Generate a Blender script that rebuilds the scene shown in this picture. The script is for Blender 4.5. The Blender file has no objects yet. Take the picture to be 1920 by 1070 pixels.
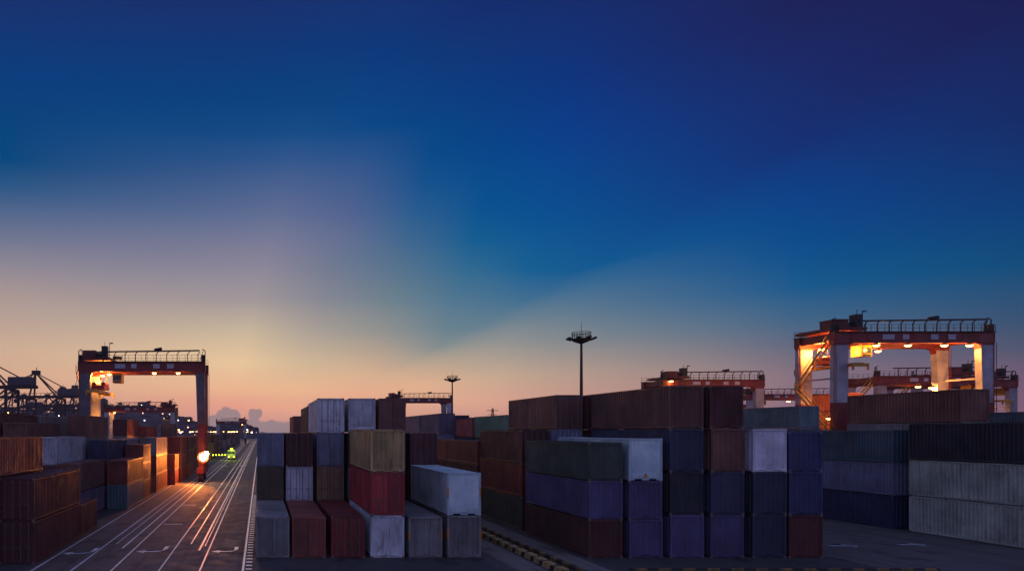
import bpy, bmesh, math, random
from mathutils import Vector, Matrix, noise
random.seed(11)
R = math.radians
sc = bpy.context.scene
C = sc.collection

# ------------------------------------------------------------------ camera
H = 9.19
cam_d = bpy.data.cameras.new('camera'); cam = bpy.data.objects.new('camera', cam_d); C.objects.link(cam)
cam.location = (0, 0, H); cam.rotation_euler = (R(90), 0, 0)
cam_d.sensor_width = 36; cam_d.lens = 36 * 1310 / 1920
cam_d.shift_x = (960 - 488) / 1920; cam_d.shift_y = (808 - 535) / 1920
cam_d.clip_start = .5; cam_d.clip_end = 9000
sc.camera = cam
sc.view_settings.view_transform = 'Standard'; sc.view_settings.look = 'None'
sc.view_settings.gamma = 1; sc.view_settings.exposure = 0

def lin(c, k=1.0):
    o = []
    for v in c:
        v = v / 255
        o.append((v / 12.92 if v <= .04045 else ((v + .055) / 1.055) ** 2.4) * k)
    return (*o, 1)

# ------------------------------------------------------------------ world: dusk sky
W = bpy.data.worlds.new('World'); sc.world = W; W.use_nodes = True
nt = W.node_tree; nt.nodes.clear()
def N(t, **k):
    n = nt.nodes.new(t)
    for a, b in k.items(): setattr(n, a, b)
    return n
def M(op, a, b=None, c=None, clamp=False):
    n = N('ShaderNodeMath', operation=op, use_clamp=clamp)
    for i, v in enumerate((a, b, c)):
        if v is None: continue
        if isinstance(v, (int, float)): n.inputs[i].default_value = v
        else: nt.links.new(v, n.inputs[i])
    return n.outputs[0]
def smooth(v, a, b, lo=0, hi=1):
    n = N('ShaderNodeMapRange', interpolation_type='SMOOTHSTEP')
    nt.links.new(v, n.inputs[0])
    for i, x in zip((1, 2, 3, 4), (a, b, lo, hi)): n.inputs[i].default_value = x
    return n.outputs[0]
def mixc(f, a, b):
    n = N('ShaderNodeMix', data_type='RGBA')
    nt.links.new(f, n.inputs[0])
    for i, v in ((6, a), (7, b)):
        if isinstance(v, tuple): n.inputs[i].default_value = v
        else: nt.links.new(v, n.inputs[i])
    return n.outputs[2]
def ramp(v, stops, k=1.0):
    n = N('ShaderNodeValToRGB'); r = n.color_ramp; r.interpolation = 'CARDINAL' if False else 'LINEAR'
    while len(r.elements) < len(stops): r.elements.new(.5)
    for e, (p, c) in zip(r.elements, stops):
        e.position = p; e.color = lin(c, k) if not isinstance(c, float) else (c, c, c, 1)
    nt.links.new(v, n.inputs[0]); return n.outputs[0]
tc = N('ShaderNodeTexCoord'); sep = N('ShaderNodeSeparateXYZ'); nt.links.new(tc.outputs['Generated'], sep.inputs[0])
X, Y, Z = sep.outputs
azi = M('MULTIPLY', M('ARCTAN2', X, Y), 57.2958)
ele = M('MULTIPLY', M('ARCSINE', Z), 57.2958)
# soft crepuscular rays fanning out of the sunset point
th = M('MULTIPLY', M('ARCTAN2', M('ADD', ele, 2.0), M('ADD', azi, 3.0)), 57.2958)
krmp = ramp(M('DIVIDE', th, 180, clamp=True), [(0, .50), (.09, .495), (.122, .480), (.135, .49), (.148, .53), (.175, .508), (.21, .50), (1, .50)], 1)
rsep = N('ShaderNodeSeparateColor'); nt.links.new(krmp, rsep.inputs[0])
kk = M('MULTIPLY', rsep.outputs[0], 2.0)
fade = smooth(ele, 2, 7)
kk = M('ADD', 1.0, M('MULTIPLY', M('SUBTRACT', kk, 1.0), fade))
nz = N('ShaderNodeTexNoise'); nz.inputs['Scale'].default_value = 2.2; nz.inputs['Detail'].default_value = 5
mp = N('ShaderNodeMapping'); mp.inputs['Scale'].default_value = (1, 1, 4)
nt.links.new(tc.outputs['Generated'], mp.inputs[0]); nt.links.new(mp.outputs[0], nz.inputs[0])
wob = M('MULTIPLY', M('SUBTRACT', nz.outputs[0], .5), .9)
ee = M('ADD', M('MULTIPLY', ele, kk), M('MULTIPLY', wob, fade))
p = M('DIVIDE', ee, 40, clamp=True)
def col(stops): return ramp(p, [(e / 40, c) for e, c in stops])
cols = [
 (-20, [(0,(205,150,135)),(2,(218,165,140)),(4.4,(225,178,148)),(6.5,(212,178,152)),(8.5,(190,165,152)),(10.5,(170,152,150)),(12.4,(145,138,150)),(14.4,(115,120,146)),(16.3,(85,105,142)),(18.1,(45,88,134)),(20,(0,72,126)),(26,(6,60,126)),(31,(24,48,108)),(40,(24,42,98))]),
 (0,   [(0,(190,145,145)),(2.1,(240,165,142)),(3.4,(248,190,150)),(5.6,(242,205,161)),(8.2,(206,186,158)),(10.7,(166,155,156)),(13.2,(142,136,154)),(17.3,(96,110,148)),(21.2,(48,86,141)),(23,(20,76,136)),(25,(4,68,130)),(29,(12,56,122)),(33,(26,46,106)),(40,(26,42,96))]),
 (5.5, [(0,(190,140,142)),(1.8,(240,172,145)),(3.4,(246,192,150)),(5.6,(216,190,155)),(8.1,(176,164,153)),(10.6,(138,139,149)),(13.1,(114,124,146)),(15.2,(102,113,148)),(17.2,(82,101,146)),(21.1,(42,84,140)),(23.2,(6,72,135)),(28.4,(8,56,124)),(33,(26,46,106)),(40,(26,42,96))]),
 (11,  [(0,(190,138,138)),(2.9,(244,180,147)),(4.5,(228,185,150)),(6.3,(190,168,147)),(8,(150,150,146)),(10.4,(112,132,143)),(12.9,(86,116,143)),(14.8,(64,105,144)),(16.9,(40,94,144)),(19,(16,82,142)),(21,(0,74,138)),(25,(4,62,130)),(30,(18,46,112)),(40,(26,42,96))]),
 (16,  [(0,(188,136,136)),(2.5,(238,180,147)),(3.7,(234,185,148)),(5.3,(190,170,148)),(7,(136,146,146)),(8.5,(106,132,145)),(10.2,(84,122,146)),(12.7,(48,107,146)),(14.6,(16,95,146)),(16.6,(0,84,146)),(20.4,(0,70,140)),(25,(6,56,128)),(30,(20,44,108)),(40,(26,40,94))]),
 (21,  [(0,(186,132,134)),(2.3,(232,174,148)),(4.4,(206,176,150)),(6.5,(152,152,148)),(8.4,(110,132,146)),(10.5,(66,113,147)),(12.5,(14,96,148)),(16,(0,80,147)),(21,(4,62,140)),(25,(10,52,126)),(30,(22,42,104)),(40,(26,38,92))]),
 (37.7,[(0,(150,108,128)),(3.7,(136,116,130)),(5.5,(98,106,130)),(7.1,(62,102,136)),(9,(14,90,142)),(10.8,(0,80,142)),(13.8,(2,66,138)),(18.6,(16,48,118)),(26,(28,34,90)),(40,(26,34,84))]),
 (48,  [(0,(135,95,120)),(3.2,(112,92,116)),(4.6,(76,86,112)),(6.2,(48,82,116)),(9.1,(0,76,124)),(12,(4,60,122)),(16.2,(18,42,102)),(22.8,(26,30,84)),(40,(26,32,80))]),
]
win = M('MULTIPLY', smooth(azi, -14, 2), smooth(azi, 20, 34, 1, 0))
azb = M('SUBTRACT', azi, M('MULTIPLY', M('MULTIPLY', M('SUBTRACT', ele, 12.0), .30), win))
c = col(cols[0][1])
for (a0, _), (a1, st) in zip(cols, cols[1:]):
    mr = N('ShaderNodeMapRange'); nt.links.new(azb, mr.inputs[0]); mr.inputs[1].default_value = a0; mr.inputs[2].default_value = a1
    c = mixc(mr.outputs[0], c, col(st))
back = ramp(M('DIVIDE', ele, 90, clamp=True), [(0,(136,126,162)),(.15,(136,138,190)),(.4,(120,128,182)),(1,(98,104,155))])
aa = M('ABSOLUTE', azi)
c = mixc(smooth(aa, 60, 125), c, back)
up = smooth(ele, 38, 70)
c = mixc(up, c, lin((100, 112, 158)))
# low cumulus and a bank of cloud on the horizon
U = M('DIVIDE', X, M('MAXIMUM', Y, .05)); V = M('DIVIDE', Z, M('MAXIMUM', Y, .05))
cn = N('ShaderNodeTexNoise'); cn.inputs['Scale'].default_value = 90; cn.inputs['Detail'].default_value = 4
nt.links.new(tc.outputs['Generated'], cn.inputs[0])
jit = M('MULTIPLY', M('SUBTRACT', cn.outputs[0], .5), .9)
def blob(px, py, rx, ry):
    dx = M('MULTIPLY', M('SUBTRACT', U, (px - 488) / 1310), 1310 / rx)
    dy = M('MULTIPLY', M('SUBTRACT', V, (808 - py) / 1310), 1310 / ry)
    d = M('SQRT', M('ADD', M('MULTIPLY', dx, dx), M('MULTIPLY', dy, dy)))
    return smooth(M('ADD', d, jit), .94, 1.08, 1, 0)
cl = None
for b in [(424, 783, 20, 20), (440, 782, 12, 13), (406, 795, 22, 18), (440, 797, 24, 18), (425, 800, 45, 20), (474, 776, 9, 10), (484, 774, 9, 8), (476, 793, 10, 20), (500, 806, 60, 18)]:
    m = blob(*b); cl = m if cl is None else M('MAXIMUM', cl, m)
front = smooth(Y, .2, .4)
cl = M('MULTIPLY', M('MULTIPLY', cl, front), .82)
c = mixc(cl, c, lin((146, 130, 138)))
glow = mixc(smooth(ele, .5, 5, 1, 0), (1, 1, 1, 1), (1.12, 1.10, 1.05, 1))
mg = N('ShaderNodeMix', data_type='RGBA', blend_type='MULTIPLY'); mg.inputs[0].default_value = 1; nt.links.new(c, mg.inputs[6]); nt.links.new(glow, mg.inputs[7]); c = mg.outputs[2]
# ground side of the dome
c = mixc(smooth(ele, -3, 0, 1, 0), c, lin((60, 55, 70)))
bg = N('ShaderNodeBackground'); bg.inputs[1].default_value = 1.0
nt.links.new(c, bg.inputs[0])
out = N('ShaderNodeOutputWorld'); nt.links.new(bg.outputs[0], out.inputs[0])

# ------------------------------------------------------------------ sun (just under the skyline: only a faint broad glow)
sd = bpy.data.lights.new('sun', 'SUN'); sd.energy = .15; sd.angle = R(12); sd.color = (1, .62, .42)
so = bpy.data.objects.new('sun', sd); C.objects.link(so)
so.rotation_euler = Vector((.0, -1, -.12)).to_track_quat('-Z', 'Y').to_euler()

# ------------------------------------------------------------------ materials
def mat(name):
    m = bpy.data.materials.new(name); m.use_nodes = True
    return m, m.node_tree, m.node_tree.nodes['Principled BSDF']
def plain(name, c, rough=.6, metal=0, var=.25, scale=3.0, emit=None, es=0):
    m, t, b = mat(name)
    n = t.nodes.new('ShaderNodeTexNoise'); n.inputs['Scale'].default_value = scale; n.inputs['Detail'].default_value = 5
    tcn = t.nodes.new('ShaderNodeTexCoord'); t.links.new(tcn.outputs['Object'], n.inputs[0])
    r = t.nodes.new('ShaderNodeValToRGB')
    r.color_ramp.elements[0].position = .3; r.color_ramp.elements[0].color = (*[x * (1 - var) for x in c], 1)
    r.color_ramp.elements[1].position = .7; r.color_ramp.elements[1].color = (*[min(1, x * (1 + var)) for x in c], 1)
    t.links.new(n.outputs[0], r.inputs[0]); t.links.new(r.outputs[0], b.inputs['Base Color'])
    b.inputs['Roughness'].default_value = rough; b.inputs['Metallic'].default_value = metal
    if emit: b.inputs['Emission Color'].default_value = (*emit, 1); b.inputs['Emission Strength'].default_value = es
    return m
def paint(name, c, rust=.5, rough=.5):
    """weathered container paint: tone shifts from box to box, vertical streaks, rust specks and grime"""
    m, t, b = mat(name)
    L = t.links.new
    tcn = t.nodes.new('ShaderNodeTexCoord'); oi = t.nodes.new('ShaderNodeObjectInfo')
    add = t.nodes.new('ShaderNodeVectorMath'); add.operation = 'ADD'
    sc_ = t.nodes.new('ShaderNodeVectorMath'); sc_.operation = 'SCALE'; sc_.inputs[0].default_value = (37, 91, 53)
    L(oi.outputs['Random'], sc_.inputs['Scale']); L(tcn.outputs['Object'], add.inputs[0]); L(sc_.outputs[0], add.inputs[1])
    def noi(scale, vs=(1, 1, 1), det=4):
        mp = t.nodes.new('ShaderNodeMapping'); mp.inputs['Scale'].default_value = vs; L(add.outputs[0], mp.inputs[0])
        n = t.nodes.new('ShaderNodeTexNoise'); n.inputs['Scale'].default_value = scale; n.inputs['Detail'].default_value = det
        n.inputs['Roughness'].default_value = .65
        L(mp.outputs[0], n.inputs[0]); return n.outputs[0]
    def rmp(v, p0, p1, a=0., b_=1.):
        r = t.nodes.new('ShaderNodeMapRange'); L(v, r.inputs[0])
        for i, x in zip((1, 2, 3, 4), (p0, p1, a, b_)): r.inputs[i].default_value = x
        return r.outputs[0]
    def mix(f, a, b_):
        n = t.nodes.new('ShaderNodeMix'); n.data_type = 'RGBA'; L(f, n.inputs[0])
        for i, v in ((6, a), (7, b_)):
            if isinstance(v, tuple): n.inputs[i].default_value = v
            else: L(v, n.inputs[i])
        return n.outputs[2]
    hv = t.nodes.new('ShaderNodeHueSaturation'); L(rmp(oi.outputs['Random'], 0, 1, .80, 1.25), hv.inputs['Value'])
    dk = (*[x * .55 for x in c], 1); lt = (*[min(.85, x * 1.25 + .01) for x in c], 1)
    c0 = mix(rmp(noi(.35), .3, .7), dk, lt)
    grime = mix(rmp(noi(1.0, (5, 5, .35)), .50, .72, 0, .60 if rust > .3 else .18), c0, (.05, .04, .035, 1))
    rs = mix(rmp(noi(2.2, (1, 1, .6), 7), .60, .72, 0, rust), grime, (.10, .035, .018, 1))
    L(rs, hv.inputs['Color']); L(hv.outputs[0], b.inputs['Base Color'])
    L(rmp(noi(.8), .3, .7, rough - .12, rough + .25), b.inputs['Roughness'])
    bp = t.nodes.new('ShaderNodeBump'); bp.inputs['Strength'].default_value = .35; bp.inputs['Distance'].default_value = .03
    L(noi(1.3, (1, 1, 1), 3), bp.inputs['Height']); L(bp.outputs[0], b.inputs['Normal'])
    return m
PC = {
 'dark maroon': (.085,.011,.013),
 'maroon': (.10,.018,.016), 'dark red': (.22,.022,.016), 'brown': (.17,.062,.045), 'rust red': (.24,.05,.032), 'salmon red': (.33,.085,.07),
 'bright red': (.40,.030,.030), 'navy': (.026,.034,.080), 'dark blue': (.024,.036,.115), 'purple blue': (.078,.064,.165), 'slate purple': (.15,.11,.17),
 'teal blue': (.06,.12,.16), 'teal grey': (.12,.20,.22), 'blue grey': (.19,.20,.29), 'grey': (.22,.21,.215), 'light grey': (.60,.61,.66),
 'lavender white': (.60,.58,.66), 'white': (.58,.84,.99), 'tan': (.30,.17,.09), 'mustard tan': (.46,.31,.13), 'olive brown': (.11,.075,.04),
 'dark green': (.042,.066,.050), 'sage green': (.10,.22,.15), 'beige': (.55,.58,.47), 'orange red': (.42,.10,.04), 'black blue': (.014,.02,.035)}
MP = {k: paint('paint ' + k, v, {'white': .15, 'lavender white': .15, 'dark maroon': .12}.get(k, .5)) for k, v in PC.items()}
m_dark = plain('dark steel', (.02, .018, .02), .6)
m_rubber = plain('rubber', (.015, .015, .016), .85)
m_cast = plain('galvanised casting', (.16, .13, .12), .5, .3)
m_rod = plain('galvanised rod', (.28, .28, .29), .4, .6)
m_orange = plain('orange sticker', (.65, .20, .03), .5)
m_cred = paint('crane red', (.17, .016, .014), .25, .45)
m_cwhite = paint('crane white', (.33, .34, .40), .12, .45)
m_cyel = paint('crane yellow', (.65, .33, .03), .15, .45)
m_cblue = paint('crane blue grey', (.035, .035, .06), .2)
m_cshade = paint('crane white in silhouette', (.10, .095, .125), .3, .5)  # white leg paint darkened, silhouette shade held in the colour
m_sil = plain('far crane steel', (.030, .014, .020), .8)
m_plate = plain('pale sign plate', (.42, .42, .50), .5)
m_glass = plain('cab glass', (.03, .05, .06), .1)
m_white = plain('road and light streak white', (.80, .80, .82), .42, 0, .25, 1.5)
m_lamp = plain('sodium lamp', (.8, .5, .2), .5, emit=(1, .43, .09), es=22)
m_lampw = plain('warm white lamp', (.8, .7, .6), .5, emit=(1, .80, .60), es=6)
m_beacon = plain('flashing beacon lens', (.9, .6, .3), .4, emit=(1, .72, .38), es=70)
m_halo = plain('lamp halo glow', (.12, .03, .01), .6, emit=(1, .15, .005), es=1.4)  # orange glow put round the lamp as its halo
m_ylamp = plain('yellow green beacon', (.7, .8, .1), .4, emit=(.80, 1, .02), es=5)
m_pink = plain('reddish lamp', (.8, .4, .3), .5, emit=(1, .33, .25), es=5)
m_blulamp = plain('bluish lamp', (.6, .7, .8), .5, emit=(.75, .80, 1), es=4)
m_faded = plain('faded road paint', (.30, .31, .36), .7, 0, .5, 1.2)
m_conc = plain('concrete', (.13, .12, .125), .85, 0, .35, .6)

# ------------------------------------------------------------------ mesh helpers
class MB:
    def __init__(s): s.bm = bmesh.new()
    def box(s, x0, x1, y0, y1, z0, z1, mi=0):
        v = [s.bm.verts.new(q) for q in ((x0,y0,z0),(x1,y0,z0),(x1,y1,z0),(x0,y1,z0),(x0,y0,z1),(x1,y0,z1),(x1,y1,z1),(x0,y1,z1))]
        for f in ((3,2,1,0),(4,5,6,7),(0,1,5,4),(1,2,6,5),(2,3,7,6),(3,0,4,7)):
            s.bm.faces.new([v[i] for i in f]).material_index = mi
        return s
    def loft(s, secs, mi=0, cap=True):
        rings = []
        for ring in secs: rings.append([s.bm.verts.new(q) for q in ring])
        n = len(rings[0])
        for k, (a, b) in enumerate(zip(rings, rings[1:])):
            m = mi[k] if isinstance(mi, (list, tuple)) else mi
            for i in range(n):
                s.bm.faces.new((a[i], a[(i+1) % n], b[(i+1) % n], b[i])).material_index = m
        if cap:
            s.bm.faces.new(rings[0][::-1]).material_index = mi[0] if isinstance(mi, (list, tuple)) else mi
            s.bm.faces.new(rings[-1]).material_index = mi[-1] if isinstance(mi, (list, tuple)) else mi
        return s
    def bar(s, a, b, w=.1, h=None, mi=0):
        a, b = Vector(a), Vector(b); h = h or w; d = (b - a).normalized()
        up = Vector((0, 0, 1)) if abs(d.z) < .95 else Vector((0, 1, 0))
        sx = d.cross(up).normalized() * w / 2; sy = sx.cross(d).normalized() * h / 2
        return s.loft([[q - sx - sy, q + sx - sy, q + sx + sy, q - sx + sy] for q in (a, b)], mi)
    def tube(s, a, b, r0, r1=None, n=10, mi=0):
        a, b = Vector(a), Vector(b); r1 = r0 if r1 is None else r1; d = (b - a).normalized()
        up = Vector((0, 0, 1)) if abs(d.z) < .95 else Vector((0, 1, 0))
        sx = d.cross(up).normalized(); sy = sx.cross(d).normalized()
        return s.loft([[q + (sx * math.cos(i * 2 * math.pi / n) + sy * math.sin(i * 2 * math.pi / n)) * r for i in range(n)] for q, r in ((a, r0), (b, r1))], mi)
    def mesh(s, name, mats):
        bmesh.ops.recalc_face_normals(s.bm, faces=s.bm.faces)
        me = bpy.data.meshes.new(name); s.bm.to_mesh(me); s.bm.free()
        for m in (mats if isinstance(mats, (list, tuple)) else [mats]): me.materials.append(m)
        return me
    def build(s, name, mats, parent=None, loc=None):
        return link(name, s.mesh(name, mats), parent, loc)
def link(name, me, parent=None, loc=None):
    o = bpy.data.objects.new(name, me); C.objects.link(o)
    if parent: o.parent = parent
    if loc: o.location = loc
    return o
def tag(o, label=None, cat=None, group=None, kind=None):
    for k, v in (('label', label), ('category', cat), ('group', group), ('kind', kind)):
        if v: o[k] = v
    return o
def thing(name, label, cat, loc=(0, 0, 0), rz=0, group=None):
    o = bpy.data.objects.new(name, None); C.objects.link(o); o.location = loc; o.rotation_euler = (0, 0, rz)
    return tag(o, label, cat, group)
def struct(o): return tag(o, kind='structure')
def lamp_light(parent, loc, power, color=(1, .33, .05), r=.25, name='lamp_light'):
    l = bpy.data.lights.new(name, 'POINT'); l.energy = power; l.color = color; l.shadow_soft_size = r
    o = bpy.data.objects.new(name, l); C.objects.link(o); o.parent = parent; o.location = loc
    return o

# ------------------------------------------------------------------ ground
def ground_mat(name, c1, c2, rough, tracks=False, joints=0):
    m, t, b = mat(name); L = t.links.new
    tcn = t.nodes.new('ShaderNodeTexCoord')
    def noi(s, vs=(1, 1, 1), d=6):
        mp = t.nodes.new('ShaderNodeMapping'); mp.inputs['Scale'].default_value = vs; L(tcn.outputs['Object'], mp.inputs[0])
        n = t.nodes.new('ShaderNodeTexNoise'); n.inputs['Scale'].default_value = s; n.inputs['Detail'].default_value = d; L(mp.outputs[0], n.inputs[0]); return n.outputs[0]
    def rmp(v, a, b_, lo, hi):
        r = t.nodes.new('ShaderNodeMapRange'); L(v, r.inputs[0])
        for i, x in zip((1, 2, 3, 4), (a, b_, lo, hi)): r.inputs[i].default_value = x
        return r.outputs[0]
    def mix(f, a, b_):
        n = t.nodes.new('ShaderNodeMix'); n.data_type = 'RGBA'; L(f, n.inputs[0])
        for i, v in ((6, a), (7, b_)):
            if isinstance(v, tuple): n.inputs[i].default_value = (*v, 1) if len(v) == 3 else v
            else: L(v, n.inputs[i])
        return n.outputs[2]
    c = mix(rmp(noi(.16), .3, .7, 0, 1), c1, c2)
    c = mix(rmp(noi(2.0, d=8), .45, .75, 0, .5), c, tuple(x * .45 for x in c1))
    c = mix(rmp(noi(.5, (1, .5, 1)), .58, .64, 0, .65), c, tuple(x * .3 for x in c1))
    if tracks: c = mix(rmp(noi(1.1, (1, .012, 1), 4), .5, .68, 0, .6), c, tuple(x * .4 for x in c1))
    if joints:
        br = t.nodes.new('ShaderNodeTexBrick'); L(tcn.outputs['Object'], br.inputs[0]); br.offset = 0
        br.inputs['Scale'].default_value = 1; br.inputs['Brick Width'].default_value = joints; br.inputs['Row Height'].default_value = joints
        br.inputs['Mortar Size'].default_value = .03; br.inputs['Mortar Smooth'].default_value = .3
        c = mix(rmp(br.outputs['Fac'], 0, 1, 0, .6), c, tuple(x * .35 for x in c1))
    L(c, b.inputs['Base Color'])
    L(rmp(noi(.6), .3, .7, rough - .1, rough + .15), b.inputs['Roughness'])
    bp = t.nodes.new('ShaderNodeBump'); bp.inputs['Strength'].default_value = .4; bp.inputs['Distance'].default_value = .02
    L(noi(14, d=6), bp.inputs['Height']); L(bp.outputs[0], b.inputs['Normal'])
    return m
m_yard = ground_mat('yard asphalt', (.050, .050, .052), (.075, .07, .07), .7, joints=6)
m_road = ground_mat('road concrete', (.085, .078, .080), (.13, .118, .118), .75, True, 5)
m_run = ground_mat('crane runway concrete', (.15, .135, .13), (.21, .19, .185), .8, True, 4)
def sheet(name, x0, x1, y0, y1, z, m):
    b = MB(); v = [b.bm.verts.new(q) for q in ((x0,y0,z),(x1,y0,z),(x1,y1,z),(x0,y1,z))]; b.bm.faces.new(v)
    return struct(b.build(name, m))
sheet('ground', -1500, 1500, -150, 1580, 0, m_yard)
sheet('road', -15.35, -.55, -40, 1100, .004, m_road)
sheet('road', 41.9, 59.2, -40, 900, .004, m_road)
for x0, x1 in ((17.0, 19.0), (21.6, 23.2)): sheet('crane_runway', x0, x1, -40, 500, .004, m_run)
sheet('crane_runway', 24.2, 60, 44.4, 45.9, .008, m_run)
# painted lines along the roads, markings and light streaks
def lines(xs, y0, y1, w=.12, z=.010):
    b = MB()
    for x in xs:
        v = [b.bm.verts.new(q) for q in ((x-w/2,y0,z),(x+w/2,y0,z),(x+w/2,y1,z),(x-w/2,y1,z))]; b.bm.faces.new(v)
    return b
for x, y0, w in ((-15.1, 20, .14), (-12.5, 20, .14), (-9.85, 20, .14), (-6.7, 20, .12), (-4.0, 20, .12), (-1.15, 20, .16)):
    struct(lines([x], y0, 900, w).build('marking_or_light_streak', m_white))
for x, y0, w in ((-11.75, 57, .10), (-10.85, 55, .16), (-5.65, 57, .12), (-4.72, 54, .16), (-4.42, 56, .07)):  # thin white lines painted in as streaks of vehicle light
    struct(lines([x], y0, 700, w).build('marking_or_light_streak', m_white))
b = MB()                                   # ladder ticks beside the right edge line
for i in range(46):
    y = 44 + i * 1.25; b.box(-.98, -.56, y, y + .38, .006, .012)
struct(b.build('marking_or_light_streak', m_white))
b = MB()
for x, y in ((-9.6, 185), (-4.7, 186), (-9.0, 87), (-8.6, 69), (-12, 120)): b.box(x - .9, x + .9, y, y + (1.6 if y > 150 else .35), .014, .018)
struct(b.build('marking_or_light_streak', m_white))
def turn_arrow(x, y, s=1.0, rz=0):
    pts = [(.95,2.6),(1.25,2.6),(1.2,1.2),(1.0,.75),(.6,.55),(-.35,.5),(-.35,1.0),(-1.35,.3),(-.35,-.5),(-.35,0),(.7,.05),(1.1,.25),(.85,1.2)]
    pts = [(.80,2.4),(1.15,2.4),(1.15,1.0),(.9,.35),(.4,.15),(-.5,.12),(-.5,.55),(-1.25,-.1),(-.5,-.75),(-.5,-.28),(.45,-.25),(.85,.15),(.8,.9)]
    b = MB(); cs, sn = math.cos(rz), math.sin(rz)
    v = [b.bm.verts.new((x + s*(px*cs-py*sn), y + s*(px*sn+py*cs), .011)) for px, py in pts]; b.bm.faces.new(v)
    bmesh.ops.triangulate(b.bm, faces=b.bm.faces[:])
    return struct(b.build('marking_or_light_streak', m_white))
turn_arrow(-8.35, 53.6, .95); turn_arrow(-2.7, 53.6, .85); turn_arrow(-13.75, 52.8, .95)
for x, y, r_ in ((46.9, 56.2, 1.57), (52.9, 56.8, 1.57), (47.8, 65, 1.57)):
    b = MB(); v = [b.bm.verts.new(q) for q in ((x-1.1,y-.35,.012),(x+.3,y-.35,.012),(x+.3,y-.9,.012),(x+1.2,y,.012),(x+.3,y+.9,.012),(x+.3,y+.35,.012),(x-1.1,y+.35,.012))]
    b.bm.faces.new(v); bmesh.ops.triangulate(b.bm, faces=b.bm.faces[:]); struct(b.build('marking_or_light_streak', m_faded))
for x in (45.2, 50.6, 56.4): struct(lines([x], 30, 300, .11).build('marking_or_light_streak', m_conc))
b = MB(); b.bm.faces.new([b.bm.verts.new(q) for q in ((40.9,52.3,.012),(48,44.6,.012),(48.2,44.7,.012),(41.0,52.5,.012))]); struct(b.build('marking_or_light_streak', m_conc))

# striped kerbs and wheel blocks between the blocks
def stripe_mat(name, axis, period):
    m, t, bs = mat(name); L = t.links.new
    tcn = t.nodes.new('ShaderNodeTexCoord'); s = t.nodes.new('ShaderNodeSeparateXYZ'); L(tcn.outputs['Object'], s.inputs[0])
    a = t.nodes.new('ShaderNodeMath'); a.operation = 'DIVIDE'; L(s.outputs[axis], a.inputs[0]); a.inputs[1].default_value = period
    f = t.nodes.new('ShaderNodeMath'); f.operation = 'FRACT'; L(a.outputs[0], f.inputs[0])
    g = t.nodes.new('ShaderNodeMath'); g.operation = 'GREATER_THAN'; L(f.outputs[0], g.inputs[0]); g.inputs[1].default_value = .5
    n = t.nodes.new('ShaderNodeTexNoise'); n.inputs['Scale'].default_value = 2.5; n.inputs['Detail'].default_value = 6; L(tcn.outputs['Object'], n.inputs[0])
    w = t.nodes.new('ShaderNodeMapRange'); L(n.outputs[0], w.inputs[0]); w.inputs[1].default_value = .35; w.inputs[2].default_value = .65
    mx = t.nodes.new('ShaderNodeMix'); mx.data_type = 'RGBA'; L(w.outputs[0], mx.inputs[0]); mx.inputs[6].default_value = (.30, .17, .03, 1); mx.inputs[7].default_value = (.10, .065, .03, 1)
    m2 = t.nodes.new('ShaderNodeMix'); m2.data_type = 'RGBA'; L(g.outputs[0], m2.inputs[0]); m2.inputs[6].default_value = (.02, .018, .016, 1); L(mx.outputs[2], m2.inputs[7])
    L(m2.outputs[2], bs.inputs['Base Color']); bs.inputs['Roughness'].default_value = .75
    return m
m_sy = stripe_mat('yellow black stripes along', 1, 2.0)
m_sx = stripe_mat('yellow black stripes across', 0, 1.6)
m_sb = plain('worn yellow', (.40, .27, .10), .8, 0, .5, 2)
def kerb(label, x0, x1, y0, y1, m, h=.28):
    b = MB(); b.loft([[(x0,y0,0),(x1,y0,0),(x1,y1,0),(x0,y1,0)], [(x0,y0,h-.05),(x1,y0,h-.05),(x1,y1,h-.05),(x0,y1,h-.05)], [(x0+.04,y0+.04,h),(x1-.04,y0+.04,h),(x1-.04,y1-.04,h),(x0+.04,y1-.04,h)]])
    return tag(b.build('striped_kerb', m), label, 'kerb')
kerb('long low kerb striped black and yellow running beside the right container block', 20.75, 21.05, 20, 200, m_sy)
kerb('black and yellow kerb crossing in front of the right block at the bottom edge', 24.5, 45, 46.2, 46.45, m_sx, .12)
wb = MB(); wb.loft([[(-.32,-.5,0),(.32,-.5,0),(.32,.5,0),(-.32,.5,0)], [(-.26,-.45,.34),(.26,-.45,.34),(.26,.45,.34),(-.26,.45,.34)]])
wme = wb.mesh('block_body', m_sb)
wc = MB(); wc.box(-.33, .33, .5, 1.0, 0, .30); wcme = wc.mesh('black_end', m_dark)
for i in range(30):
    y = 42 + i * 1.75 + random.uniform(-.08, .08)
    t = thing('kerb_block', 'chunky yellow and black concrete block in the row between the two container blocks', 'kerb block', (19.6 + random.uniform(-.05, .05), y, .004), random.uniform(-.04, .04), 'kerb blocks between the container blocks')
    link('block_body', wme, t); link('black_end', wcme, t)

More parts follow.
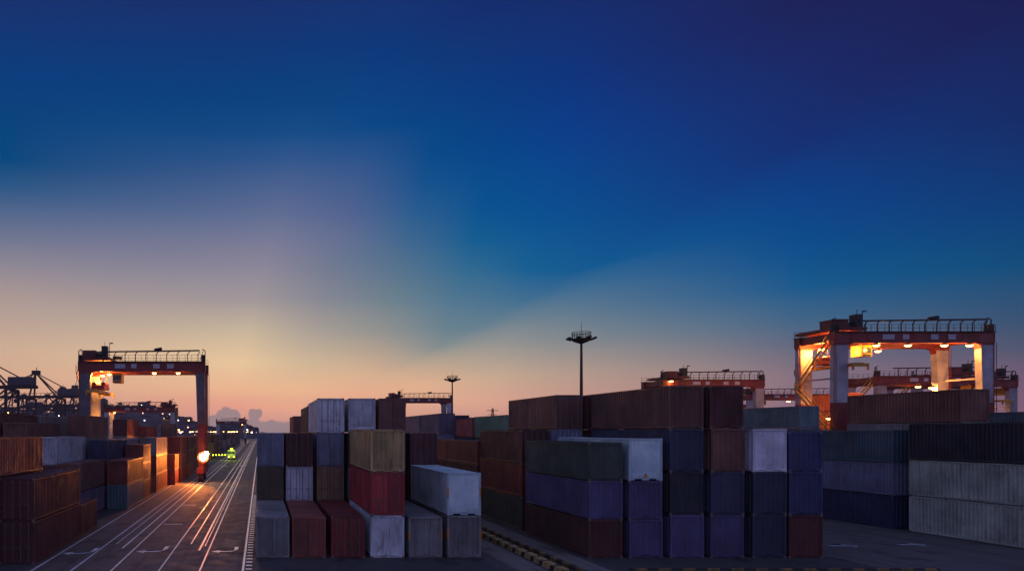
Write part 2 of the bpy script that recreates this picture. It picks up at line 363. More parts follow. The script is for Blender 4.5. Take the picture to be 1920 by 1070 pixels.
# ------------------------------------------------------------------ containers
CW = 2.44
def corrugate(b, p0, p1, nrm, z0, z1, pitch=.345, depth=.11):
    p0, p1, nrm = Vector(p0), Vector(p1), Vector(nrm)
    ln = (p1 - p0).length; n = max(2, round(ln / pitch)); pr = []
    for i in range(n):
        for f, d in ((0, 0), (.30, 0), (.5, 1), (.80, 1)): pr.append(p0.lerp(p1, (i + f) / n) - nrm * depth * d)
    pr.append(p1)
    lo = [b.bm.verts.new((q.x, q.y, z0)) for q in pr]; hi = [b.bm.verts.new((q.x, q.y, z1)) for q in pr]
    for i in range(len(pr) - 1): b.bm.faces.new((lo[i], lo[i+1], hi[i+1], hi[i]))
CACHE = {}
def container_meshes(L, h, end, colr):
    key = (round(L, 2), round(h, 2), end, colr)
    if key in CACHE: return CACHE[key]
    m = MP[colr]; w = CW / 2; smooth_side = end == 'reefer'; out = []
    b = MB(); z0, z1 = .17, h - .13
    if smooth_side:
        b.box(-w+.03, w-.03, .09, L-.09, z0, h-.03)
    else:
        corrugate(b, (-w+.02, .12, 0), (-w+.02, L-.12, 0), (-1, 0, 0), z0, z1)
        corrugate(b, (w-.02, .12, 0), (w-.02, L-.12, 0), (1, 0, 0), z0, z1)
        corrugate(b, (-w+.12, L-.04, 0), (w-.12, L-.04, 0), (0, 1, 0), z0, z1)
        if end == 'blind': corrugate(b, (-w+.12, .04, 0), (w-.12, .04, 0), (0, -1, 0), z0, z1, .34, .06)
        n = 24 if L > 8 else 12                     # roof with shallow ribs
        for i in range(n):
            ya, yb = .1 + (L-.2) * i / n, .1 + (L-.2) * (i+1) / n
            ym = (ya + yb) / 2
            for y_a, y_b, za, zb in ((ya, ym-.06, h-.022, h-.022), (ym-.06, ym, h-.022, h-.006), (ym, yb-.06, h-.006, h-.006), (yb-.06, yb, h-.006, h-.022)):
                b.bm.faces.new([b.bm.verts.new(q) for q in ((-w+.06,y_a,za),(w-.06,y_a,za),(w-.06,y_b,zb),(-w+.06,y_b,zb))])
        b.box(-w+.10, w-.10, .1, L-.1, .002, .16)
    out.append(('body', b.mesh('body', m)))
    b = MB()
    for x in (-w, w-.13):
        b.box(x, x+.13, 0, .13, .12, h-.12); b.box(x, x+.13, L-.13, L, .12, h-.12)
        xx = x if x < 0 else x + .05
        b.box(xx, xx+.08, .13, L-.13, .05, .18); b.box(xx, xx+.08, .13, L-.13, h-.14, h-.045)
    for y in (0.005, L-.105):
        b.box(-w+.13, w-.13, y, y+.10, h-.16, h-.006)
        b.box(-w+.13, -w+.42, y, y+.10, .04, .19); b.box(-.26, .26, y, y+.10, .04, .19); b.box(w-.42, w-.13, y, y+.10, .04, .19)
        b.box(-w+.42, w-.42, y, y+.10, .135, .19)
    for x in (-w-.005, w-.165):
        for y in (-.006, L-.174):
            for z in (0, h-.12): b.box(x, x+.17, y, y+.18, z, z+.12, 1)
    out.append(('frame', b.mesh('frame', [m, m_cast if colr not in ('white', 'lavender white') else m])))
    if end == 'doors':
        b = MB(); b.box(-w+.13, -.012, .045, .09, .19, h-.16)
        for z in (.35, 1.05, 1.75, 2.3): b.box(-w+.22, -.09, .025, .045, z, z + .42)
        d1 = b.mesh('door', m)
        b = MB(); b.box(.012, w-.13, .045, .09, .19, h-.16)
        for z in (.35, 1.05, 1.75, 2.3): b.box(.09, w-.22, .025, .045, z, z + .42)
        d2 = b.mesh('door', m)
        rods = []
        for x in (.27, .82):
            b = MB(); b.tube((x, 0, .12), (x, 0, h-.10), .028, n=6)
            for z in (.25, 1.0, h-.3): b.box(x-.06, x+.06, -.01, .045, z, z+.07)
            b.bar((x, -.03, 1.15), (x - .28, -.03, 1.15), .035)
            rods.append(b.mesh('lock_rod', m_rod if colr in ('grey','light grey','lavender white','blue grey') else m_cast))
        b = MB(); b.tube((-.27, 0, .12), (-.27, 0, h-.10), .028, n=6).tube((-.82, 0, .12), (-.82, 0, h-.10), .028, n=6)
        out.append(('door', d1, [('lock_rod', rods[0], -1.09), ('lock_rod', rods[1], -1.09)]))
        out.append(('door', d2, [('lock_rod', rods[0], 0), ('lock_rod', rods[1], 0)]))
    if end == 'reefer':
        b = MB(); b.box(-w+.13, w-.13, .035, .088, .55, h-.16); b.box(-w+.20, w-.20, .015, .035, .75, h-.35)
        out.append(('end_panel', b.mesh('end_panel', m)))
        b = MB()
        for x in (-w+.3, -.35, .35, w-.3): b.box(x-.05, x+.05, -.01, .035, .22, .55)
        b.box(-w+.13, w-.13, .03, .088, .22, .55)
        out.append(('lower_panel', b.mesh('lower_panel', m)))
    CACHE[key] = out
    return out
def container(x, y, z, L, h, end, colr, label, group, marks=False, rz=None):
    """x = left side, y = near end"""
    t = thing('shipping_container', label, 'container', (x + CW/2 + random.uniform(-.03, .03), y + random.uniform(-.05, .05), z),
              random.uniform(-.0025, .0025) if rz is None else rz, group)
    for part in container_meshes(L, h, end, colr):
        o = link(part[0], part[1], t)
        if len(part) > 2:
            for nm, me, dx in part[2]: link(nm, me, o, (dx, 0, 0))
    if marks:
        b = MB(); w = CW / 2
        for x_ in (-w-.008, w-.10): b.box(x_, x_+.108, -.012, .04, h*.42, h*.66)
        b.build('edge_marker', m_orange, t)
    return t
TN = ['bottom', 'second', 'third', 'fourth', 'fifth']
COUNT = 0
def stack(where, x, y, L, boxes, marks=(), far=False):
    """boxes bottom to top: (colour, height[, end])"""
    global COUNT
    z = .006; n = len(boxes)
    for i, bx in enumerate(boxes):
        colr, h = bx[0], bx[1]; end = bx[2] if len(bx) > 2 else 'blind'
        if i == n - 1: lv = 'topmost of'
        elif i == 0: lv = 'bottom of'
        else: lv = ['', 'second up in', 'third up in', 'fourth up in'][i]
        if far: lab = 'container in the dim distant stacks lining the far end of the road'; grp = 'distant containers along the road'
        else:
            lab = f'{colr} container, {lv} {where}' if n > 1 else f'{colr} container, {where}'
            if len(lab.split()) > 16: print('LONG', lab)
            grp = 'stacked shipping containers'
        container(x, y, z, L, h, end, colr, lab, grp, i in marks)
        z += h + .006; COUNT += 1
    return z
L40, L20 = 12.19, 6.06
# --- middle block, front row (left to right)
stack('lowest at the front left corner by the road', -.31, 50.8, L40, [('grey', 2.98, 'doors')])
stack('single, second from the road in the front row', 2.33, 50.8, L40, [('rust red', 2.98, 'doors')])
stack('single, third from the road in the front row', 5.19, 50.8, L40, [('dark red', 2.98, 'doors')])
stack('the front stack with red and tan ends', 8.02, 50.8, L40, [('light grey', 3.08), ('bright red', 3.12, 'doors'), ('mustard tan', 3.12)])
stack('single, in the gap left of the smooth white box', 10.78, 50.8, L40, [('grey', 2.98)], (0,))
stack('the right corner stack of the middle block', 13.64, 50.8, L40, [('grey', 3.06), ('white', 3.10, 'reefer')], (0, 1))
# --- middle block, second row
y2 = 63.5
stack('the stack directly behind the left front corner', -.31, y2, L40, [('grey', 2.87), ('olive brown', 3.1, 'doors'), ('blue grey', 3.05, 'doors')])
stack('the second row stack with a pale middle box', 2.33, y2, L40, [('brown', 2.87), ('lavender white', 3.1, 'doors'), ('maroon', 3.05, 'doors')])
stack('the four high second row stack with a tan box', 5.19, y2, L40, [('grey', 2.87), ('tan', 3.1, 'doors'), ('blue grey', 3.05, 'doors'), ('light grey', 3.14, 'doors')])
stack('the four high stack behind the mustard one', 8.02, y2, L40, [('brown', 2.87), ('grey', 3.1), ('maroon', 3.05), ('light grey', 3.14, 'reefer')])
stack('the brown topped stack behind the mustard one', 10.78, y2, L40, [('grey', 2.87), ('brown', 3.1), ('navy', 3.05), ('brown', 3.14, 'doors')])
stack('the stack behind the white smooth box', 13.64, y2, L40, [('grey', 2.87), ('dark red', 3.1), ('maroon', 3.05, 'doors')])
# --- middle block, further back
stack('the third row stack behind the tall pale pair', 5.19, 76.8, L40, [('grey', 2.87), ('maroon', 3.0), ('maroon', 3.0), ('brown', 3.1)])
stack('the stack deepest in the middle block', 5.3, 113, L40, [('grey', 2.87), ('brown', 2.9), ('maroon', 2.9), ('brown', 2.95)])
# --- right block, front row (left to right)
SD, HC = 2.79, 3.12
stack('the left corner stack of the right block', 23.88, 50.8, L40, [('maroon', SD), ('purple blue', SD), ('dark green', SD)])
stack('the front stack topped by a smooth white box', 26.8, 50.8, L40, [('purple blue', SD), ('purple blue', SD), ('white', 3.08, 'reefer')])
stack('the tallest front stack left of its dark twin', 29.8, 50.8, L40, [('purple blue', HC), ('black blue', HC), ('navy', HC), ('brown', HC)])
stack('the second of the tallest front stacks', 32.75, 50.8, L40, [('purple blue', HC), ('navy', HC), ('brown', HC), ('maroon', HC)])
stack('the front stack topped by a pale ribbed box', 35.8, 50.8, L40, [('navy', HC), ('navy', HC), ('lavender white', HC)])
stack('the right corner stack of the right block', 38.45, 50.8, L40, [('maroon', 3.12), ('dark blue', 3.12), ('dark blue', 2.9)])
wbx = [o for o in C.objects if o.get('label', '').startswith('white container, topmost of the front stack topped')][0]
b = MB(); b.loft([[(-.16,-.02,.28),(.16,-.02,.28),(0,-.02,.56)], [(-.16,-.012,.28),(.16,-.012,.28),(0,-.012,.56)]]); b.build('warning_placard', m_orange, wbx)
# --- right block, rows behind
stack('the stack behind the right block left corner', 24.15, 64.6, L40, [('dark green', 3.1), ('dark red', 3.1), ('maroon', 3.1, 'doors')])
stack('the brown topped stack right under the tall mast', 26.9, 63.6, L40, [('grey', HC), ('navy', HC), ('blue grey', HC), ('brown', HC, 'doors')])
stack('the second row stack behind the tallest corner', 29.8, 63.6, L40, [('grey', HC), ('navy', HC), ('maroon', HC), ('maroon', HC)])
stack('the teal topped stack left of the lit stairs', 68, 88, L40, [('navy', 3.2), ('navy', 3.2), ('blue grey', 3.2), ('teal grey', 2.75)])
stack('the brick coloured stack third along the kerb', 24.0, 77.3, L40, [('grey', 2.75), ('maroon', 2.75), ('rust red', 2.6)])
stack('the brick coloured stack fourth along the kerb', 24.0, 90, L40, [('grey', 2.75), ('maroon', 2.75), ('rust red', 2.6)])
stack('the sage green topped stack in the back rows', 29.7, 84.6, L40, [('grey', SD), ('maroon', SD), ('navy', SD), ('sage green', SD)])
stack('the salmon topped stack behind the sage green one', 29.7, 98.0, L40, [('grey', SD), ('maroon', SD), ('navy', SD), ('salmon red', 2.65)])
stack('the purple topped stack in the back rows', 27.2, 106.5, L40, [('grey', SD), ('maroon', 2.9), ('blue grey', 3.1), ('slate purple', 3.1)])
stack('the purple topped stack furthest back', 27.2, 119.3, L40, [('grey', SD), ('maroon', 2.9), ('blue grey', 3.1), ('slate purple', 3.1)])
stack('the far stack left of the sage green box', 33.0, 118.5, L40, [('grey', SD), ('maroon', 2.9), ('navy', 3.1), ('navy', 3.1)])
stack('the farthest stack showing only a dark roof', 36.9, 127, L40, [('grey', SD), ('maroon', 2.9), ('navy', 3.0), ('navy', 3.0)])
# --- far right, beyond the second road
stack('the beige stack at the right edge of the road', 59.8, 52.2, L40, [('beige', 3.3), ('beige', 3.3), ('black blue', 3.28)])
stack('the blue stack across the right road', 59.8, 66.1, L40, [('dark blue', 3.1), ('blue grey', 3.1), ('teal blue', 3.1)])
stack('the high stack under the right crane', 62.7, 62.4, L40, [('navy', 3.33), ('navy', 3.33), ('grey', 3.33), ('brown', 2.95)])
stack('the teal topped stack at the right picture edge', 94.8, 86, L40, [('grey', 2.9), ('maroon', 2.9), ('navy', 2.9), ('teal blue', 2.9)])
stack('the red topped stack behind the teal topped one', 99.5, 99, L40, [('grey', 2.9), ('maroon', 2.9), ('navy', 2.9), ('navy', 2.9), ('rust red', 2.3)])
stack('the five high lamplit stack under the right crane', 104.3, 124, L40, [('grey', 3.2), ('navy', 3.2), ('rust red', 3.2), ('orange red', 3.2), ('orange red', 3.2)])
# --- left block; x given for the right hand side
def ls(where, xr, y, L, boxes, **k): return stack(where, xr - CW, y, L, boxes, **k)
ls('the near left stack at the picture corner', -15.7, 48.5, L40, [('dark maroon', 2.95, 'doors'), ('dark maroon', 2.95, 'doors')])
ls('short and low, just behind the near left stack', -15.75, 61.3, L20, [('maroon', 2.75)])
ls('the stack behind the near left one', -18.55, 47.3, L40, [('dark maroon', 2.95), ('dark maroon', 2.95), ('rust red', 2.85)])
ls('the two high brown stack set back from the road', -18.5, 71.8, L40, [('slate purple', 2.9), ('brown', 2.95)])
ls('the grey topped stack in the third left lane', -21.6, 74, L40, [('navy', 2.8), ('brown', 2.8), ('light grey', 2.95)])
ls('the low brown topped stack in the fourth left lane', -24.4, 73, L40, [('navy', 2.5), ('brown', 2.5), ('grey', 2.5), ('brown', 2.6)])
ls('the high stack at the left picture edge', -27.2, 73, L40, [('navy', SD), ('brown', SD), ('grey', SD), ('maroon', SD)])
ls('the grey topped stack behind the left edge one', -27.2, 86.5, L40, [('navy', SD), ('brown', SD), ('grey', SD), ('grey', SD)])
ls('the navy topped stack behind the brown pair', -18.5, 84.8, L40, [('brown', 2.7), ('navy', 2.7), ('navy', 2.7)])
ls('the four high brown topped stack near the left crane', -21.6, 87, L40, [('brown', SD), ('navy', SD), ('grey', SD), ('brown', SD)])
ls('the grey topped stack behind the navy topped one', -18.6, 97.6, L40, [('brown', 2.7), ('navy', 2.7), ('grey', 2.7)])
ls('the green based stack lit by the orange lamp', -15.7, 82.6, L40-1, [('teal grey', 2.85), ('rust red', 2.9)])
ls('the short three high lamplit stack by the road', -15.7, 94.0, L20, [('rust red', 2.45), ('salmon red', 2.45), ('rust red', 2.5)])
ls('the tall lamplit stack right of the short one', -15.7, 105.6, L40, [('orange red', 2.7), ('rust red', 2.75), ('grey', 2.75)])
ls('the dark topped stack under the left crane', -22.4, 117.5, L40, [('brown', SD), ('navy', SD), ('grey', SD), ('maroon', SD)])
ls('the low pale orange topped stack under the left crane', -21.2, 131, L40, [('brown', 2.6), ('navy', 2.5), ('grey', 2.5), ('salmon red', 2.5)])
ls('the stepped lamplit stack beside the crane leg', -14.6, 119.6, L20, [('rust red', 2.6), ('orange red', 2.6)])
ls('the three high stack behind the stepped one', -14.4, 126.2, L40, [('rust red', 2.7), ('brown', 2.7), ('maroon', 2.75)])
ls('the lone high box right of the lamplit stacks', -17.3, 139, L20, [('grey', 2.7), ('brown', 2.7), ('grey', 2.7), ('navy', 2.6)])
ls('the lamplit stack past the crane leg', -14.3, 139.2, L40, [('orange red', 2.7), ('brown', 2.7), ('maroon', 2.6)])
rr = random.Random(5); y = 153
while y < 520:
    for xr in ((-15.4, -18.2) if y < 260 else (-15.4,)):
        n = rr.choice((2, 3, 3))
        ls('', xr, y, L40, [(rr.choice(('brown', 'maroon', 'navy', 'grey', 'rust red')), 2.7) for _ in range(n)], far=True)
    y += 13.4

# ------------------------------------------------------------------ rubber tyred gantry crane
def rtg(label, s_front, px_l, px_r, y, wb, zb, sc_=1.0, trolley=.13, detail=True, lamps=(), power=0, legs_red=11.0, mirror=False, beacon=None, group=None, stairs=True, lm=None):
    lm = lm or m_cwhite
    xl, xr = (px_l - 488) / s_front, (px_r - 488) / s_front
    sp = xr - xl
    t = thing('gantry_crane', label, 'crane', ((xl + xr) / 2, y, 0), 0, group)
    hw = sp / 2; k = sc_
    # legs
    for sx in (-1, 1):
        for j, yy in enumerate((0, wb)):
            b = MB(); xo = sx * hw
            w1, w0 = (2.1 if lm is m_cwhite or sx < 0 else 1.6) * k, (2.0 if sx < 0 else 1.35 if lm is m_cwhite else 1.0) * k
            def ring(z):
                f = (z - 1.4) / (zb - 1.4); wq = w0 + (w1 - w0) * max(0, f); d = .55 * k
                a, c_ = (xo, xo + wq) if sx < 0 else (xo - wq, xo)
                return [(a, yy - d, z), (c_, yy - d, z), (c_, yy + d, z), (a, yy + d, z)]
            b.loft([ring(1.4), ring(legs_red), ring(zb - .35), ring(zb)], [0, 1, 0])
            # haunch where the leg meets the girder
            cx = xo + sx * -w1
            g = .95 * k
            pts = [(cx, zb), (cx, zb - g), (cx - sx * .28 * g, zb - .28 * g), (cx - sx * g, zb)]
            b.loft([[(px, yy - .5 * k, pz) for px, pz in pts], [(px, yy + .5 * k, pz) for px, pz in pts]], 0)
            lg = b.build('leg', [m_cred, lm if not (lm is m_cshade and sx < 0 and yy > 0) else m_cwhite], t)  # lamplit rear leg keeps white, the others carry shade in their colour
            if detail:
                b = MB(); xx = xo + sx * .12
                for dx in (-.18, .18): b.tube((xx + dx, yy - .62 * k, 1.5), (xx + dx, yy - .62 * k, zb), .05, n=5)
                b.build('cable_pipe', m_cred, lg)
    # girders
    gh = 1.75 * k
    for yy in (0, wb):
        b = MB(); b.box(-hw - .15, hw + .15, yy - .6 * k, yy + .6 * k, zb, zb + gh)
        b.box(-hw - .15, hw + .15, yy - .68 * k, yy + .68 * k, zb + gh, zb + gh + .08)
        n = int(sp / 2.4)
        for i in range(n + 1):
            x = -hw + sp * i / n; b.box(x - .03, x + .03, yy - .64 * k, yy - .6 * k, zb, zb + gh)
        g = b.build('girder', m_cred, t)
        if yy == 0:
            for f, w_ in ((.33, 1.9), (.44, 1.0), (.62, 1.2), (.73, 1.2)):
                b = MB(); x = -hw + sp * f; b.box(x - w_/2*k, x + w_/2*k, -.70 * k, -.645 * k, zb + .55 * k, zb + 1.35 * k); b.build('sign_plate', m_plate, g)
    for sx in (-1, 1):
        b = MB(); x = sx * (hw - .7)
        b.box(x - .45, x + .45, .6 * k, wb - .6 * k, zb + .35, zb + gh - .1); b.build('cross_beam', m_cred, t)
        b = MB(); b.bar((sx * (hw - .9), .3, zb * .76), (sx * (hw - .9), wb - .3, zb * .76), .28); b.build('tie_bar', m_cwhite, t)
        b = MB(); b.box(sx * (hw - .7) - .6, sx * (hw - .7) + .6, -1.6, wb + 1.6, 1.45, 2.6)
        sb = b.build('sill_beam', m_cred, t)
        for yy in (-.9, .9, wb - .9, wb + .9):
            b = MB(); b.tube((sx * (hw - .7) - .35, yy, .76), (sx * (hw - .7) + .35, yy, .76), .75, n=20)
            wl = b.build('wheel', m_rubber, t)
            b = MB(); b.tube((sx * (hw - .7) - .38, yy, .76), (sx * (hw - .7) + .38, yy, .76), .33, n=12); b.build('rim', m_cwhite, wl)
    # machinery house on the sill
    b = MB(); b.box(-hw - 1.6, -hw - .1, wb * .2, wb * .8, 1.7, 4.2); b.build('engine_house', m_cwhite, t)
    # walkway, rails, festoon
    zt = zb + gh + .08
    for yy, nm in ((-.75 * k, 'handrail'), (wb + .75 * k, 'handrail')):
        b = MB(); n = int(sp / 1.1)
        b.box(-hw, hw, yy - .3, yy + .3, zt - .1, zt - .02)
        for i in range(n + 1):
            x = -hw + sp * i / n; b.bar((x, yy, zt), (x, yy, zt + 1.1 * k), .05)
        for z in (.55, 1.1): b.bar((-hw, yy, zt + z * k), (hw, yy, zt + z * k), .05)
        b.build(nm, m_dark, t)
    b = MB(); n = max(4, int(sp * .8 / 1.9)); x0 = -hw + sp * .2
    yf = -.2
    b.bar((x0 - 1, yf, zt + 1.75 * k), (hw - .9, yf, zt + 2.0 * k), .26 * k)
    for i in range(n + 1):
        x = x0 + (hw - 1.2 - x0) * i / n
        b.bar((x, yf, zt), (x, yf, zt + 1.4 * k), .13 * k); b.bar((x, yf, zt + 1.35 * k), (x + .4, yf, zt + 1.8 * k), .13 * k)
    b.tube((-hw + sp * .6, yf, zt + 2.1 * k), (-hw + sp * .66, yf, zt + 2.35 * k), .28 * k, n=8)
    b.build('festoon_rail', m_dark, t)
    for sx in (-1, 1):
        b = MB()
        b.bar((sx * (hw + .1), 0, zt), (sx * (hw + .1), 0, zt + 2.0 * k), .14); b.bar((sx * (hw + .1), 0, zt + 2.0 * k), (sx * (hw - .5), 0, zt + 2.3 * k), .12)
        b.box(sx * (hw - .25) - .35 * k, sx * (hw - .25) + .35 * k, -.5, .4, zt, zt + 1.2 * k)
        b.bar((sx * (hw - .9), .2, zt + .2), (sx * (hw - .2), .2, zt + 2.2 * k), .10)
        b.build('end_mast', m_dark, t)
    # trolley
    tx = -hw + sp * trolley
    b = MB(); b.box(tx - 2.6 * k, tx + 2.6 * k, -.5, wb + .5, zt + .25, zt + .75)
    tr = b.build('trolley', m_cred, t)
    b = MB(); b.box(tx - 2.4*k, tx - .1*k, -.1, wb * .38, zt + .6, zt + 1.95*k)
    b.box(tx - 2.5*k, tx + .0*k, -.2, wb * .38 + .1, zt + 1.95*k, zt + 2.06*k); b.build('hoist_house', m_cred, tr)
    b = MB(); b.box(tx + 1.1*k, tx + 2.1*k, -.2, 1.2, zt + .75, zt + 2.85*k)
    b.bar((tx + 1.6*k, .3, zt + 2.85*k), (tx + 1.6*k, .3, zt + 3.7*k), .06); b.bar((tx + 2.5*k, .3, zt + .7), (tx + 2.5*k, .3, zt + 3.4*k), .10); b.bar((tx + 2.5*k, .3, zt + 3.4*k), (tx + 3.1*k, .3, zt + 3.4*k), .2)
    b.build('control_box', m_dark, tr)
    b = MB()
    b.tube((tx - .6*k, 1.2, zt + 1.2*k), (tx + 1.0*k, 1.2, zt + 1.2*k), .55*k, n=12).tube((tx + 2.4*k, wb*.5, zt + 1.1*k), (tx + 4.0*k, wb*.5, zt + 1.0*k), .35*k, n=10)
    b.build('hoist_drum', m_dark, tr)
    # operator cab
    cx = tx + 2.9 * k
    b = MB(); b.box(cx, cx + 1.7*k, .9, 3.0, zb - 2.0*k, zb - .15); b.bar((cx + .3, 1.5, zb - .2), (cx + .3, 1.5, zt + .3), .15); b.bar((cx + 1.3, 2.5, zb - .2), (cx + 1.3, 2.5, zt + .3), .15)
    cb = b.build('cab', m_cyel, tr)
    b = MB(); b.box(cx + .15*k, cx + 1.55*k, .86, .9, zb - 1.5*k, zb - .6*k); b.box(cx + .2*k, cx + 1.5*k, .87, .9, zb - 1.95*k, zb - 1.65*k); b.build('cab_window', m_glass, cb)
    # head block and spreader on ropes
    zs = zb - 3.9 * k
    b = MB()
    for dx in (-.9, .9):
        for dy in (wb*.3, wb*.7): b.tube((tx + dx*k, dy, zs + 1.6*k), (tx + dx*.8*k, dy, zt + .3), .03, n=5)
    b.build('hoist_rope', m_dark, tr)
    b = MB(); b.box(tx - 1.2*k, tx + 1.2*k, wb*.2, wb*.8, zs + .8*k, zs + 1.5*k)
    for dx in (-.85, .85): b.tube((tx + dx*k, wb*.3, zs + 1.75*k), (tx + dx*k, wb*.7, zs + 1.75*k), .42*k, n=12)
    hb = b.build('head_block', m_cred, tr)
    b = MB(); b.box(tx - .6*k, tx + .6*k, -2.2, wb + 2.2, zs + .1, zs + .6*k)
    for yy in (-2.4, wb + 2.2):
        b.box(tx - 1.25*k, tx + 1.25*k, yy, yy + .35, zs - .05, zs + .45*k)
        for dx in (-1.25, 1.1): b.box(tx + dx*k, tx + (dx + .15)*k, yy, yy + .3, zs - .6, zs)
    b.bar((tx - 1.2*k, wb*.3, zs + .6*k), (tx - .4*k, wb*.3, zs + .9*k), .2); b.bar((tx + 1.2*k, wb*.3, zs + .6*k), (tx + .4*k, wb*.3, zs + .9*k), .2)
    b.build('spreader', m_cyel, tr)
    # stairs zigzag on the left side between the two legs
    if stairs:
        x = -hw - .35; zm = zb * .70; z1 = zb * .42
        b = MB()
        for (ya, za), (yb_, zb_) in ((( .3, zb + .3), (wb - .3, zm)), ((wb - .3, zm), (.3, z1)), ((.3, z1), (wb - .3, zb * .16))):
            for dx in (-.4, .4):
                b.bar((x + dx, ya, za), (x + dx, yb_, zb_), .10, .3)
                b.bar((x + dx, ya, za + 1.0), (x + dx, yb_, zb_ + 1.0), .07)
                for q in range(5):
                    f = q / 4; b.bar((x + dx, ya + (yb_-ya)*f, za + (zb_-za)*f), (x + dx, ya + (yb_-ya)*f, za + (zb_-za)*f + 1.0), .05)
            for q in range(1, 16):
                f = q / 16; b.box(x - .38, x + .38, ya + (yb_-ya)*f - .12, ya + (yb_-ya)*f + .12, za + (zb_-za)*f - .02, za + (zb_-za)*f + .02)
        for yy, z in ((wb, zm), (0, z1)): b.box(x - .5, x + .5, yy - .6, yy + .6, z - .06, z)
        b.build('staircase', m_cyel, t)
    # lamps
    for q, (f, yy, dz, pw) in enumerate(lamps):
        x = -hw + sp * f
        b = MB(); b.loft([[(x-.16,yy-.16,zb+dz+.30),(x+.16,yy-.16,zb+dz+.30),(x+.16,yy+.16,zb+dz+.30),(x-.16,yy+.16,zb+dz+.30)], [(x-.36,yy-.3,zb+dz),(x+.36,yy-.3,zb+dz),(x+.36,yy+.3,zb+dz),(x-.36,yy+.3,zb+dz)]])
        
        if dz > -2: b.bar((x, yy, zb+dz+.3), (x, yy, zb + .2), .07)
        else: b.bar((x, yy, zb+dz+.3), ((hw - .8) * (1 if f > .5 else -1), yy, zb + dz + .5), .1)
        fl = b.build('floodlight', m_dark, t)
        b = MB(); b.loft([[(x-.34,yy-.33,zb+dz-.01),(x+.34,yy-.33,zb+dz-.01),(x+.34,yy+.33,zb+dz-.01),(x-.34,yy+.33,zb+dz-.01)], [(x-.22,yy-.2,zb+dz-.24),(x+.22,yy-.2,zb+dz-.24),(x+.22,yy+.2,zb+dz-.24),(x-.22,yy+.2,zb+dz-.24)]]); b.build('lamp_glass', m_lamp, fl)
        if pw: lamp_light(fl, (x, yy, zb + dz - .6), pw * .45)
    if beacon:
        bx, by, bz, pw = beacon
        b = MB(); b.box(bx - .5, bx + .5, by + .35, by + .55, bz - .9, bz + .9); hs = b.build('work_lamp', m_dark, t)
        b = MB(); b.tube((bx, by + .34, bz), (bx, by, bz), .66, .50, n=16).tube((bx + .6, by + .34, bz + .65), (bx + .55, by + .05, bz + .6), .42, .30, n=10); b.build('lamp_glass', m_beacon, hs)
        b = MB(); b.tube((bx, by + .40, bz), (bx, by + .36, bz), 1.05, 1.05, n=18); b.build('halo_ring', m_halo, hs)  # added glowing disc stands in for the halo round the lamp
        l = bpy.data.lights.new('lamp_light', 'SPOT'); l.energy = pw; l.color = (1, .22, .02); l.shadow_soft_size = .5; l.spot_size = R(112); l.spot_blend = .6
        o = bpy.data.objects.new('lamp_light', l); C.objects.link(o); o.parent = hs; o.location = (bx, by - .8, bz); o.rotation_euler = Vector((-.75, -1, -.05)).to_track_quat('-Z', 'Y').to_euler()
        lamp_light(hs, (bx, by - 3.0, bz - .5), 500, (1, .2, .02), .3)
    return t
# right crane (nearest)
rtg('tall red and white gantry crane over the right stacks, stairs lit orange', 11.6, 1562, 1858, 113, 7.4, 23.4, trolley=.10, legs_red=13.8,
    lamps=((.09, 5.2, -.3, 10000), (.06, 1.5, .1, 5000), (.27, -.2, -.32, 1500), (.47, -.2, -.32, 1000), (.55, 7.6, -.35, 2500), (.70, -.2, -.32, 2500), (.86, -.2, -.32, 4000), (.90, 7.2, -6.7, 6500), (.90, .2, -8.2, 7000), (.12, 4.4, -12.0, 7000)))  # final pair of floodlights added out of view to wash leg and stairs orange
# left crane over the road edge
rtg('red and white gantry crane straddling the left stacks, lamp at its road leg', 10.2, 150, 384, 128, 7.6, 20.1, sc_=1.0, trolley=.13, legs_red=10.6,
    lamps=((.125, 6.0, -.2, 9000), (.20, 4.0, -.1, 3500), (.13, 5.6, -8.6, 4000), (.60, -.3, -.25, 900), (.79, -.3, -.25, 900)), beacon=(11.3, -1.6, 4.5, 17000), stairs=True, lm=m_cshade)
for q in (
  ('distant gantry crane left of the hillside lights, under the tall left crane', 5.3, 196, 328, 247, 8, 16.2, .85, .88, (( .1, 5, -.3, 1500), (.0, 2, -4, 1200))),
  ('tiny gantry crane standing over the far end of the road', 2.6, 406, 462, 500, 8, 14.6, 1.0, .86, ((.86, 4, -.5, 900), (1.0, 0, -6, 900))),
  ('dark gantry crane behind the brown topped middle stacks', 5.0, 735, 847, 262, 8, 20.0, .9, .06, ()),
  ('red gantry crane peeking above the tallest right block containers', 8.5, 1240, 1429, 154, 7.5, 18.9, .9, .16, ((.07, -.9, 1.3, 220), (.92, 6.0, -.8, 1500))),
  ('far low gantry crane with orange lamps left of the lit stairs', 6.5, 1398, 1560, 201, 8, 18.4, .8, .1, ((.45, -1, -.6, 500), (.6, -1, -.5, 500), (.66, -1, -.6, 500), (.7, 2, -.6, 300))),
  ('red gantry crane seen between the legs of the tall right one', 9.1, 1642, 1846, 144, 7.5, 18.9, .9, .80, ((.6, 5, -.2, 500),)),
  ('gantry crane at the far right with pale blue legs', 8.3, 1713, 1905, 158, 7.5, 19.2, .9, .82, ((.86, 3, -5.5, 700),)),
):
    rtg(q[0], q[1], q[2], q[3], q[4], q[5], q[6], sc_=q[7], trolley=q[8], lamps=q[9], detail=False, legs_red=4.5, stairs=q[8] > .5 and q[4] < 200)

